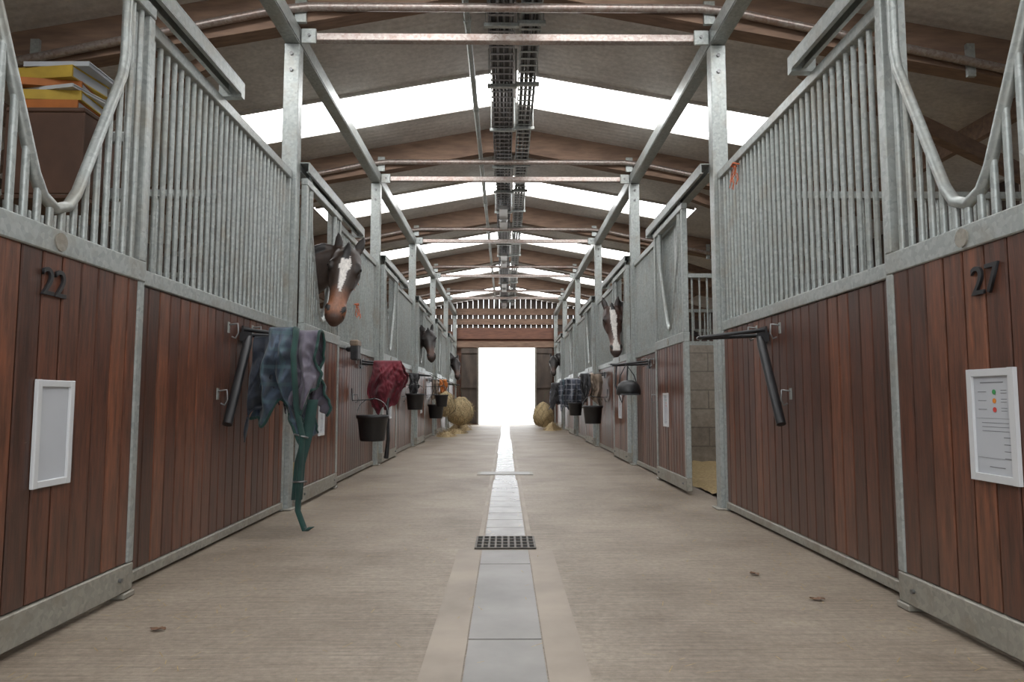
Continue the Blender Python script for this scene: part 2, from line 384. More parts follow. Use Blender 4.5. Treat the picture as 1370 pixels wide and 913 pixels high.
# cable trays
def tray(name,x0,x1,z,cables,mat='tray'):
    b=MB(); b.box(x0,x0+.008,YBACK,YEND,z,z+.06,mat); b.box(x1-.008,x1,YBACK,YEND,z,z+.06,mat)
    y=YBACK
    while y<YEND: b.box(x0,x1,y,y+.028,z,z+.006,mat); y+=.12
    for i in range(cables):
        xx=x0+.02+(x1-x0-.04)*i/(cables-1)
        b.tube([(xx+.006*math.sin(j*2.1+i*3),YBACK+j*1.2,z+.018+.004*math.sin(i*2+j)) for j in range(int((YEND-YBACK)/1.2)+1)],.009+.004*(i%2),'cable' if i%3 else 'tray',6)
    for y in posts[1:-1]:
        for dy in (0.2,1.25,2.3):
            b.box(x0-.03,x1+.03,y+dy,y+dy+.04,z-.03,z,'galv')
            for xx in (x0-.02,x1+.012): b.box(xx,xx+.008,y+dy+.01,y+dy+.02,z-.02,rz(.3)-.0,'galv')
    b.obj(name,(0,0,z))
tray('cable_tray',-.135,.075,3.60,11); tray('cable_tray',.115,.275,3.62,7,'galv')
b=MB(); b.tube([(-.29,YBACK,3.60),(-.29,YEND,3.60)],.024,'galv',10)
y=YBACK+.3
while y<YEND: b.tube([(-.29,y,3.60),(-.29,y+.05,3.60)],.03,'galv',10); b.box(-.295,-.285,y,y+.03,3.61,rz(.29)-.002,'galv'); y+=1.65
b.obj('conduit_pipe',(-.29,0,3.60))
for y in [p+1.7 for p in posts[3:-1]]:
    b=MB(); b.box(-.09,.03,y,y+1.2,3.46,3.52,'white'); b.lathe((-.03,y+.6,3.45),[(.0,-.03),(.05,-.03),(.07,.01)],'white',12)
    for dy in (.1,1.08): b.box(-.035,-.025,y+dy,y+dy+.01,3.52,3.6,'galv')
    b.obj('strip_light',(-.03,y+.6,3.48))

# ------------------------------------------------------------------ stall fronts
PX=W; TOP=2.36; MID=1.225
def planks(b,s,xc,y0,y1,z0,z1,t=.018):
    g=math.floor(y0*10)
    while g/10<y1:
        a=max(g/10+.0025,y0); c=min((g+1)/10-.0025,y1)
        if c-a>.008: b.box(s*(xc-t),s*(xc+t),a,c,z0,z1,'plank')
        g+=1
    b.box(s*(xc-t*.5),s*(xc+t*.5),y0,y1,z0+.002,z1-.002,'brownbox')
def panel(s,y0,y1,near):
    b=MB(); planks(b,s,PX,y0+.03,y1-.03,.06,MID)
    x0,x1=s*(PX-.03),s*(PX+.03); xa,xb=s*(PX-.028),s*(PX+.028)
    b.box(x0,x1,y0+.034,y1-.034,.015,.06,'galvdirty'); b.box(x0,x1,y0+.034,y1-.034,MID,MID+.065,'galv')
    b.box(x0,x1,y0,y1,TOP-.06,TOP,'galv')
    b.box(xa,xb,y0,y0+.035,.0,TOP-.06,'galv'); b.box(xa,xb,y1-.035,y1,.0,TOP-.06,'galv')
    y=y0+.08
    while y<y1-.05:
        b.tube([(s*PX,y,MID+.06),(s*PX,y,TOP-.05)],.0125,'galv',8); y+=.068
    return b.obj('stall_front_panel',(s*PX,y0,0),bevel=.004 if near else 0)
def door(s,y0,y1,near,xc=W-.075):
    b=MB(); planks(b,s,xc,y0+.04,y1-.04,.13,MID-.005,.016)
    x0,x1=s*(xc-.025),s*(xc+.025); c=(y0+y1)/2; xa,xb=s*(xc-.023),s*(xc+.023)
    b.box(x0,x1,y0,y1,.025,.13,'galvdirty'); b.box(x0,x1,y0,y1,MID-.01,MID+.07,'galv'); b.box(x0,x1,y0,y1,TOP-.06,TOP-.01,'galv')
    for (p,q) in ((.13,MID-.01),(MID+.07,TOP-.06)):
        b.box(xa,xb,y0,y0+.045,p,q,'galv'); b.box(xa,xb,y1-.045,y1,p,q,'galv')
    V=[(-.37,TOP-.04),(-.37,2.06),(-.355,1.98),(-.11,1.45),(-.065,1.39),(0,1.365),(.065,1.39),(.11,1.45),(.355,1.98),(.37,2.06),(.37,TOP-.04)]
    b.tube([(s*xc,c+a,z) for a,z in V],.019,'galv',10)
    def vz(a):
        a=abs(a)
        if a>.36: return TOP-.05
        pts=[(0,1.365),(.065,1.39),(.11,1.45),(.355,1.98),(.37,2.06)]
        for (p,q),(r_,t) in zip(pts,pts[1:]):
            if p<=a<=r_: return q+(t-q)*(a-p)/(r_-p)
        return TOP-.05
    y=y0+.085
    while y<y1-.06:
        b.tube([(s*xc,y,MID+.065),(s*xc,y,vz(y-c))],.0115,'galv',8); y+=.062
    b.tube([(s*(xc-.02),c,MID+.03),(s*(xc-.029),c,MID+.03)],.03,'galvdirty',16)
    for yy in (y0+.1,y1-.1):
        b.tube([(s*(xc-.02),yy,.08),(s*(xc-.035),yy,.08)],.009,'bolt',6)
    b.box(s*(xc-.03),s*(xc+.03),y1-.07,y1+.01,0.0,.025,'galvdirty')
    for yy in (y0+.15,y1-.15): b.box(s*(xc-.01),s*(xc+.01),yy,yy+.05,TOP-.015,TOP+.045,'galv')
    return b.obj('stall_door',(s*xc,c,0),bevel=.004 if near else 0)
doors={}
for k in range(-1,NB):
    p=P0+BAY*k
    for s in (-1,1):
        near=k<=1
        J=1.175; e=p+2.04; d0,d1=p+.08,p+1.17
        if s==-1 and k==0: d0,d1=p+.06,p+1.15
        if s==1 and k==0: J=.985; d0,d1=p+.06,p+.975; e=p+1.72
        if s==1 and k==1: d0,d1=p+.70,p+1.80
        panel(s,p+J+.065,p+BAY-.055,near)
        doors[(s,k)]=door(s,d0,d1,near)
        b=MB(); b.box(s*(W-.03),s*(W+.03),p+J,p+J+.06,0,TOP+.05,'galv'); b.box(s*(W-.02),s*(W+.03),p+.052,p+.08,0,TOP+.05,'galv'); b.box(s*(W-.03),s*(W+.03),p+.052,p+J+.06,TOP+.05,TOP+.09,'galv')
        b.obj('steel_door_frame',(s*W,p+J,0))
        b=MB(); xa,xb=s*(W-.115),s*(W-.04); T=TOP+.10
        b.box(xa,xb,p+.06,e,T-.008,T,'galv'); b.box(xa,xa+s*.008,p+.06,e,T-.068,T-.008,'galv'); b.box(xb-s*.008,xb,p+.06,e,T-.068,T-.008,'galv')
        b.box(xa,xa+s*.022,p+.06,e,T-.075,T-.068,'galv'); b.box(xb-s*.022,xb,p+.06,e,T-.075,T-.068,'galv')
        b.box(xa,s*(W+.01),e,e+.05,T-.09,T+.002,'galv')
        b.obj('sliding_door_track',(s*(W-.08),p+1,T))
for y in posts[1:-1]:
    for s in (-1,1):
        b=MB(); x0,x1=W+.075,OUT
        b.box(s*x0,s*x1,y-.05,y+.05,0,1.38,'block'); b.box(s*x0,s*x1,y-.03,y+.03,1.38,1.43,'galv'); b.box(s*x0,s*x1,y-.03,y+.03,2.18,2.23,'galv')
        x=x0+.05
        while x<x1: b.tube([(s*x,y,1.42),(s*x,y,2.19)],.012,'galv',6); x+=.09
        b.obj('stall_partition',(s*x0,y,0))

# ------------------------------------------------------------------ number digits / notice frames
def text(s,body,y,z,size,parent,x):
    cu=bpy.data.curves.new('door_number','FONT'); cu.body=body; cu.size=size; cu.extrude=.004; cu.bevel_depth=.0006; cu.align_x='CENTER'; cu.align_y='CENTER'
    ob=bpy.data.objects.new('door_number',cu); scene.collection.objects.link(ob); cu.materials.append(M['black'])
    ob.parent=parent; ob.location=Vector((s*x,y,z))-parent.location; ob.rotation_euler=(R(90),0,R(90) if s<0 else R(-90))
text(-1,'22',2.25,1.115,.125,doors[(-1,0)],W-.095); text(1,'27',2.09,1.105,.125,doors[(1,0)],W-.095)
def notice(s,yc,zc,w,h,frame=True,printed=False,x=W-.091,name='notice_frame'):
    b=MB(); xf=x
    b.box(s*xf,s*(xf-.005),yc-w/2,yc+w/2,zc-h/2,zc+h/2,'paper')
    if frame:
        f=.020
        for (a,c,d,e) in ((yc-w/2-f,yc-w/2+.004,zc-h/2-f,zc+h/2+f),(yc+w/2-.004,yc+w/2+f,zc-h/2-f,zc+h/2+f),(yc-w/2,yc+w/2,zc-h/2-f,zc-h/2+.004),(yc-w/2,yc+w/2,zc+h/2-.004,zc+h/2+f)):
            b.box(s*xf,s*(xf-.014),a,c,d,e,'white')
    if printed:
        fx=xf-.0055; e=lambda y0,y1,z,t,m_='print': b.box(s*(fx+.0004),s*(fx-.0004),yc+y0,yc+y1,zc+z,zc+z+t,m_)
        k_=w/.2
        e(-.06*k_,.06*k_,h*.42,.003)
        for i in range(3):
            cy=yc-.01; cz=zc+h*.33-i*.026
            b.tube([(s*fx,cy,cz),(s*(fx-.001),cy,cz)],.0075,('greenp','amber','red')[i],14)
            for j in range(2): e(-.075*k_,-.045*k_,h*.33-i*.026-.004+j*.008,.0015)
            e(.03*k_,.075*k_,h*.33-i*.026,.0015)
        for i in range(3): e(-.08*k_,.06*k_,h*.02-i*.012,.0015)
        e(-.09*k_,.09*k_,h*.065,.001); e(-.09*k_,.09*k_,-h*.33,.001)
        for i in range(4): e(-.085*k_,-.05*k_,-h*.12-i*.02,.002)
        e(-.05*k_,.03*k_,-h*.42,.003)
    b.obj(name,(s*xf,yc,zc),bevel=.002 if frame else 0)
notice(-1,2.28,.645,.150,.295); notice(1,2.085,.675,.165,.295,printed=True)
notice(-1,5.58,1.03,.10,.25,frame=False,printed=True,name='notice_sheet'); notice(-1,5.58,.62,.12,.26,printed=True)
notice(1,6.35,.66,.14,.26,printed=True); 
for s,kk in ((-1,2),(1,2),(-1,3),(1,3),(1,4)): notice(s,P0+BAY*kk+.62,.66,.16,.25,printed=True)

# ------------------------------------------------------------------ saddle/rug racks
def rack(s,y,hang=True,length=.38):
    z=1.14; x=W-.031
    b=MB(); b.box(s*(x),s*(x-.012),y-.05,y+.05,z-.07,z+.03,'black')
    pts=[(s*(x-.01),y-.035,z+.01),(s*(x-length+.04),y-.035,z-.03),(s*(x-length),y-.02,z-.035),(s*(x-length),y+.02,z-.035),(s*(x-length+.04),y+.035,z-.03),(s*(x-.01),y+.035,z+.01)]
    b.tube(pts,.010,'black',8)
    b.tube([(s*(x-length*.95),y,z-.035),(s*(x-.01),y,z-.02)],.012,'black',8)
    b.obj('rug_rack',(s*x,y,z))
    if hang:
        b=MB(); b.tube([(s*(x-.05),y-.055,z-.03),(s*(x-.05),y-.09,z-.08),(s*(x-.045),y-.33,.62)],[.016,.025,.025],'black',12)
        b.box(s*(x),s*(x-.06),y-.075,y-.052,z-.06,z-.01,'black')
        b.obj('swing_arm',(s*x,y,z))
    for (dy,dz) in ((-.24,0.0),(.12,.02),(-.36,-.36)):
        b=MB(); b.box(s*x,s*(x-.005),y+dy-.012,y+dy+.012,z+dz-.03,z+dz+.03,'galv')
        b.tube([(s*(x-.004),y+dy,z+dz+.015),(s*(x-.05),y+dy,z+dz+.02),(s*(x-.055),y+dy,z+dz-.03),(s*(x-.04),y+dy,z+dz-.06),(s*(x-.02),y+dy,z+dz-.05)],.005,'bolt',6)
        b.obj('wall_hook',(s*x,y+dy,z+dz))
for k in range(0,5):
    y=P0+BAY*k+2.42
    for s in (-1,1): rack(s,y,hang=(k==0))

def drape(name,s,xa,xb,y,z,lf,lb,mat,seed,amp=.035,gather=.8,trim=None,thick=.006,slant=0,ragged=.16,belly=0,r_=.05,crump=1.0):
    rnd=random.Random(seed); ph=[rnd.uniform(0,6) for _ in range(6)]; k1=rnd.uniform(9,13)
    def ridge(p): return 1-abs(noise.noise(p))*2.2
    def fn(u,v):
        t=v*2-1; L=lf if t<0 else lb; a=abs(t)
        Lu=L*(1+ragged*math.sin(4*u+ph[0]+(2 if t<0 else 0))+.08*math.sin(11*u+ph[1])+.05*math.sin(19*u+ph[2])+slant*(u-.5))
        bend=min(1,a/.1)
        yy=math.copysign(1,t)*(r_*math.sin(bend*math.pi/2)+.03*max(0,a-.1)+belly*math.sin(math.pi*min(1,a*1.05))*math.sin(math.pi*u)) 
        zz=z-.012+r_*.5*math.cos(bend*math.pi/2)-max(0,a-.08)*Lu
        env=max(0,a-.06)
        yy+=amp*env**.6*math.sin(k1*u+ph[2]+a*1.5)*(1.2-.3*a)+.012*math.sin(27*u+ph[4]+3*a)*env
        xm=(xa+xb)/2; xx=xm+(xa-xm+(xb-xa)*u)*(gather+(1-gather)*a+.12*math.sin(a*4+ph[3]))
        xx+=.022*math.sin(a*9+ph[5]+u*3)*env
        e2=min(1,env*5)
        q=noise.noise_vector(Vector((xx*9+seed,a*5,t)))*.028*env
        sg=math.copysign(1,t)
        w1=ridge(Vector((xx*13+seed*3.1+zz*5,zz*7+xx*4,sg*3)))*.020+ridge(Vector((xx*28+seed,zz*15-xx*9,sg*7)))*.009
        return Vector((s*xx+.3*w1*e2*crump,y+yy+sg*w1*e2*crump,zz+.3*w1*env))+q
    b=MB(); b.grid(fn,64,100,mat)
    if trim:
        b.tube([fn(u/48,0) for u in range(49)],.006,trim,6); b.tube([fn(0,v/60) for v in range(61)],.006,trim,6)
    ob=b.obj(name,(s*(xa+xb)/2,y,z),recalc=False)
    so=ob.modifiers.new('solid','SOLIDIFY'); so.thickness=thick; so.offset=0
    return ob
def ribbon(b,pts,wv,mat,t=.002):
    wv=Vector(wv); pts=[Vector(p) for p in pts]
    def fn(u,v):
        f=u*(len(pts)-1); i=min(int(f),len(pts)-2); p=pts[i].lerp(pts[i+1],f-i); return p+wv*(v-.5)
    b.grid(fn,(len(pts)-1)*4,1,mat); 
RY=P0+2.42
drape('horse_rug',-1,1.27,1.45,RY+.02,1.10,.46,.40,'navy',3,.07,.9,belly=.04,ragged=.2,slant=.2,crump=1.6)
drape('horse_rug',-1,1.15,1.40,RY-.0,1.15,.58,.44,'navyplaid',8,.06,.65,trim='green',belly=.10,ragged=.22,slant=-.5,crump=1.8)
drape('horse_rug',-1,1.05,1.19,RY-.02,1.13,.42,.50,'purple',11,.04,.9,trim='green',belly=.03,ragged=.2,crump=1.3)
b=MB()
ribbon(b,[(-1.17,RY-.10,1.15),(-1.165,RY-.17,1.0),(-1.155,RY-.18,.9),(-1.14,RY-.17,.70),(-1.11,RY-.15,.55),(-1.13,RY-.12,.3),(-1.14,RY-.10,.14),(-1.10,RY-.09,.03),(-1.07,RY-.08,.05)],(.026,.02,0),'green')
ribbon(b,[(-1.08,RY-.07,.75),(-1.09,RY-.09,.62),(-1.10,RY-.12,.52),(-1.13,RY-.12,.40),(-1.145,RY-.11,.2)],(.055,.02,0),'green')
b.tube([(-1.16,RY-.13,.30),(-1.09,RY-.115,.30)],.006,'bolt',6)
b.tube([(-1.15,RY-.16,.56),(-1.08,RY-.14,.54)],.006,'bolt',6)
o=b.obj('rug_strap',(-1.15,RY-.08,.6),recalc=False); so=o.modifiers.new('s','SOLIDIFY'); so.thickness=.005
drape('horse_rug',-1,1.04,1.40,RY+BAY,1.14,.46,.4,'maroon',5,.05,.8,belly=.07,slant=.25,crump=1.7)
drape('horse_rug',-1,1.3,1.44,RY+2*BAY,1.13,.30,.3,'charcoal',6,.05,.9)
drape('horse_rug',-1,1.15,1.29,RY+3*BAY,1.13,.30,.3,'orange',7,.05,.9)
drape('horse_rug',-1,1.31,1.44,RY+3*BAY,1.13,.35,.4,'beige',9,.05,.9)
drape('horse_rug',1,1.28,1.44,RY+2*BAY,1.13,.45,.4,'beige',12,.05,.9)
drape('horse_rug',1,1.13,1.26,RY+2*BAY,1.13,.42,.4,'charcoal',15,.05,.9)
for i,dy in enumerate((-.7,0,.5)):
    drape('horse_rug',1,1.10,1.43,RY+3*BAY+dy,1.13,.52,.45,'plaid' if i!=1 else 'navyplaid',20+i,.07,.9,belly=.07)
drape('horse_rug',1,1.08,1.43,RY+4*BAY,1.13,.55,.45,'plaid',31,.07,.9); drape('horse_rug',1,1.08,1.43,RY+4*BAY-.5,1.13,.55,.45,'charcoal',32,.07,.9)
for dy in (-.7,.5): rack(1,RY+3*BAY+dy,False)
rack(1,RY+4*BAY-.5,False)

def bucket(s,x,y,z,r=.15,h=.25,hook=None):
    b=MB(); c=(s*x,y,z)
    b.lathe(c,[(0,.004),(r*.74,.004),(r*.76,0),(r*.8,.01),(r*.97,h*.86),(r*1.05,h*.88),(r*1.06,h),(r*.99,h),(r*.94,h*.86),(r*.74,.015),(0,.015)],'black',28)
    top=hook if hook else z+h+.16
    pts=[]
    for i in range(13):
        a=math.pi*i/12; pts.append((s*x+r*1.03*math.cos(a),y,z+h-.02+(top-z-h+.02)*math.sin(a)**.8))
    b.tube(pts,.004,'bolt',6)
    b.tube([(s*(W-.031),y,top+.1),(s*(W-.04),y,top-.02),(s*x,y,top-.008),(s*(x-.02),y,top+.012)],.006,'black',6)
    return b.obj('feed_bucket',c)
bucket(-1,1.29,RY+BAY-.42,.35,.15,.25,.76)
bucket(-1,1.33,RY+2*BAY-.15,.60,.135,.24,.98); bucket(-1,1.3,RY+3*BAY-.6,.40,.15,.26,.85)
bucket(1,1.28,RY+2*BAY-.25,.40,.145,.26,.80); bucket(1,1.28,RY+3*BAY-.98,.46,.13,.24,.9)
bucket(-1,1.16,RY+3*BAY-1.0,.62,.12,.22,1.0)
b=MB(); b.tube([(-1.20,RY+BAY+.1,1.1),(-1.19,RY+BAY-.16,.7),(-1.18,RY+BAY-.15,.35),(-1.2,RY+BAY-.14,.16)],[.012,.014,.018,.024],'black',8); b.obj('lead_rope',(-1.2,RY+BAY+.1,.6))
b=MB(); b.box(-1.45,-1.38,RY+BAY-.75,RY+BAY-.6,1.12,1.30,'charcoal'); b.box(-1.50,-1.45,RY+BAY-.7,RY+BAY-.65,1.2,1.25,'black'); b.box(-1.455,-1.375,RY+BAY-.76,RY+BAY-.59,1.25,1.31,'beige'); b.obj('grooming_bag',(-1.4,RY+BAY-.68,1.2),bevel=.012)
hy=RY+BAY-.05
b=MB(); prof=[(0.0,.15),(.05,.146),(.09,.125),(.115,.09),(.125,.04),(.124,0),(.11,.0),(.11,.04),(.1,.08),(.07,.11),(0,.13)]
b.lathe((1.27,hy,.80),prof,'black',28)
def pk(u,v):
    a=-math.pi*(.2+.6*u); r_=.122+.06*v*math.sin(math.pi*u); return Vector((1.27+r_*math.cos(a),hy+r_*math.sin(a),.815-.02*v))
b.grid(pk,16,3,'black')
b.tube([(1.15,hy,.81),(1.19,hy,1.0),(1.25,hy,1.115),(1.33,hy,1.0),(1.39,hy,.81)],.006,'black',6)
b.obj('riding_helmet',(1.27,hy,.85))
b=MB(); b.tube([(1.18,hy+.2,1.12),(1.16,hy+.15,.9),(1.22,hy+.12,.72),(1.28,hy+.15,.9),(1.3,hy+.2,1.12)],.010,'charcoal',6); b.tube([(1.1,hy+.04,1.115),(1.1,hy+.2,1.125),(1.3,hy+.2,1.125)],.008,'black',6); b.obj('bridle',(1.22,hy+.15,.95))

def haynet(name,x,y,z,r,h,hang=True,net=True,pw=.6):
    b=MB(); prof=[]
    for i in range(19):
        t=i/18; rr=r*math.sin(math.pi*(t**.8))**pw if 0<t<1 else 0.0
        prof.append((rr,h*t))
    b.lathe((x,y,z),prof,'hay',32,jit=(7,.03))
    b.blades((x,y,z+h*.45),(r*1.02,r*1.02,h*.45),700,.07,'hay',int(y*10))
    if net:
      for k in range(10):
        for d in (-1,1):
            pts=[]
            for i in range(1,18):
                t=i/18; rr=r*math.sin(math.pi*(t**.8))**pw; a=2*math.pi*k/10+d*t*1.6; p=Vector((rr*math.cos(a),rr*math.sin(a),h*t)); p+=noise.noise_vector((p+Vector((x,y,z)))*7)*.03
                p.x*=1.03;p.y*=1.03; pts.append(Vector((x,y,z))+p)
            b.tube(pts,.0025,'net',4)
    if hang: b.tube([(x,y,z+h*.97),(x*1.05,y,z+h+.2),(math.copysign(W-.07,x),y,1.25)],.007,'net',5)
    b.obj(name,(x,y,z),recalc=False)
haynet('hay_net',-1.15,RY+3*BAY-.25,.42,.19,.5); haynet('hay_net',-1.05,RY+4*BAY-1.0,.16,.27,.66)
haynet('hay_net',-1.02,RY+4*BAY-.2,.18,.27,.64)
haynet('hay_net',.98,RY+4*BAY+1.1,.04,.27,.66); 
for (x,y,r,h) in ((-1.1,RY+4*BAY+.4,.36,.34),(1.15,RY+4*BAY+.3,.32,.24),(-1.2,RY+3*BAY+.6,.26,.12),(-1.1,RY+4*BAY-1.2,.34,.12)):
    b=MB()
    def hp(u,v,x=x,y=y,r=r,h=h):
        a=2*math.pi*u; rr=r*v*(1+.2*math.sin(3*a+x)+.1*math.sin(7*a)); px=x+rr*math.cos(a)*.75; py=y+rr*math.sin(a)*1.5
        px=max(-W+.14,min(W-.14,px)); return Vector((px,py,.004+h*.8*(math.cos(math.pi*min(1,v))*.5+.5)*(1+.4*noise.noise(Vector((px*9,py*9,0))))))
    b.grid(hp,36,12,'hay'); b.blades((x,y,h*.15),(r*.7,r*1.3,h*.6),500,.09,'hay',int(y*7))
    for i_,p_ in enumerate(b.v):
        p_.x=max(-W+.11,min(W-.11,p_.x)); p_.z=max(p_.z,.004)
    b.obj('hay_pile',(x,y,0),recalc=False)

# cabinet and folders in the near-left stall
b=MB(); X0,X1,Y0,Y1=-2.02,-1.70,2.80,3.06; zc=1.55
b.box(X0,X1,Y0,Y1,zc,zc+.02,'brownbox'); b.box(X0,X1,Y0,Y1,zc+.36,zc+.38,'brownbox'); b.box(X0,X0+.015,Y0,Y1,zc+.02,zc+.36,'brownbox'); b.box(X1-.015,X1,Y0,Y1,zc+.02,zc+.36,'brownbox'); b.box(X0,X1,Y0,Y0+.012,zc+.02,zc+.36,'brownbox')
b.box(X1,-1.56,2.98,3.02,zc+.3,zc+.35,'galv'); b.box(X1,-1.56,2.98,3.02,zc+.05,zc+.1,'galv')
b.obj('wall_cabinet',(-1.78,2.9,1.75),bevel=.004)
z=zc+.381; b=MB(); rf=random.Random(3)
for i,(mt,t) in enumerate((('orange',.035),('yellow',.04),('white',.015),('orange',.03),('yellow',.05),('paper',.02))):
    o=rf.uniform(-.03,.03); a=rf.uniform(-.25,.25); cx,cy=(X0+X1)/2+o,(Y0+Y1)/2-.01; hx,hy_=.135,.11; q=[]
    def slabr(z0,z1,hx,hy_,mat,sh=0):
        P_=[]
        for zz in (z0,z1):
            for (sx_,sy_) in ((-1,-1),(1,-1),(1,1),(-1,1)):
                px,py=sx_*hx,sy_*hy_-sh; P_.append((cx+px*math.cos(a)-py*math.sin(a),cy+px*math.sin(a)+py*math.cos(a),zz))
        b.hexa(P_,mat)
    slabr(z,z+.004,hx,hy_,mt); slabr(z+t-.004,z+t,hx,hy_,mt); slabr(z+.004,z+t-.004,hx-.006,hy_-.006,'paper'); slabr(z+.0042,z+t-.0042,hx-.001,.004,mt,sh=hy_-.004)
    z+=t+.001
b.obj('file_folders',(-1.78,2.9,2.05))

# baling twine
def twine(name,s,x,y,z,seed):
    rn=random.Random(seed); b=MB()
    for i in range(6):
        p=Vector((s*x,y+rn.uniform(-.02,.02),z)); pts=[p]
        for j in range(5): p=p+Vector((s*rn.uniform(-.02,.01),rn.uniform(-.03,.03),-rn.uniform(.01,.045))); pts.append(p)
        b.tube(pts,.003,'twine',5)
    b.tube([(s*(x+.02),y-.03,z),(s*(x-.02),y-.02,z+.01),(s*(x-.02),y+.02,z),(s*(x+.02),y+.03,z+.005)],.006,'twine',6)
    b.obj(name,(s*x,y,z))
twine('baling_twine',1,W-.035,4.5,2.27,1); twine('baling_twine',-1,W-.035,6.9,2.0,2); twine('baling_twine',-1,W-.035,7.1,1.7,4)

# floor debris
b=MB(); rn=random.Random(4)
for i in range(2200):
    side=rn.choice((-1,1)); y=rn.uniform(1.4,19); d=min(1,rn.expovariate(3.5)); x=side*(1.38-d*1.3)
    L=rn.uniform(.01,.045); a=rn.uniform(0,3.14); w=.0012; dx,dy=math.cos(a)*L,math.sin(a)*L; nx,ny=-math.sin(a)*w,math.cos(a)*w
    z=.0035
    b.add([(x-nx,y-ny,z),(x+dx-nx,y+dy-ny,z+.004),(x+dx+nx,y+dy+ny,z+.004),(x+nx,y+ny,z)],[(0,1,2,3)],'straw')
b.obj('straw_scraps')
b=MB()
for (x,y,a) in ((1.07,3.11,.3),(1.17,2.72,1.2),(-1.13,2.39,1.4)):
    def lf(u,v,x=x,y=y,a=a):
        px=(u-.5)*.030*math.sin(math.pi*(.06+.9*v))*(1+.35*math.sin(v*19)); py=(v-.5)*.055; 
        return Vector((x+px*math.cos(a)-py*math.sin(a),y+px*math.sin(a)+py*math.cos(a),.003+.004*(abs(u-.5)*2)**2+.002*math.sin(v*7)+.002))
    b.grid(lf,6,16,'leaf')
b.obj('dead_leaves',recalc=False)

# ------------------------------------------------------------------ horses
def ring(c,t,up,w,h,seg=18,flat=0):
    t=t.normalized(); l=t.cross(up).normalized(); n=l.cross(t).normalized(); vs=[]
    for k in range(seg):
        a=2*math.pi*k/seg; ca,sa=math.cos(a),math.sin(a); e=.85
        vs.append(c+l*(math.copysign(abs(ca)**e,ca)*w)+n*(math.copysign(abs(sa)**e,sa)*h))
    return vs
def chain(b,st,up,seg=18):
    P=[Vector(q[0]) for q in st]; vs=[]; n=len(st)
    for i in range(n):
        t = (P[1]-P[0]) if i==0 else (P[-1]-P[-2]) if i==n-1 else (P[i+1]-P[i-1])
        vs+=ring(P[i],t,up,st[i][1],st[i][2],seg)
    fs=[(i*seg+k,i*seg+(k+1)%seg,(i+1)*seg+(k+1)%seg,(i+1)*seg+k) for i in range(n-1) for k in range(seg)]
    fs+= [tuple(range(seg))[::-1], tuple((n-1)*seg+k for k in range(seg))]
    b.add(vs,fs,'coat',True)
def ellip(b,c,ax,seg=14):
    c=Vector(c); vs=[];fs=[]
    for i in range(1,seg):
        th=math.pi*i/seg
        for k in range(seg): 
            a=2*math.pi*k/seg; vs.append(c+ax[0]*math.sin(th)*math.cos(a)+ax[1]*math.sin(th)*math.sin(a)+ax[2]*math.cos(th))
    n=len(vs); vs+=[c+ax[2],c-ax[2]]
    for i in range(seg-2):
        for k in range(seg): fs.append((i*seg+k,i*seg+(k+1)%seg,(i+1)*seg+(k+1)%seg,(i+1)*seg+k))
    for k in range(seg): fs.append((n,(k+1)%seg,k)); fs.append((n+1,(seg-2)*seg+k,(seg-2)*seg+(k+1)%seg))
    b.add(vs,fs,'coat',True)
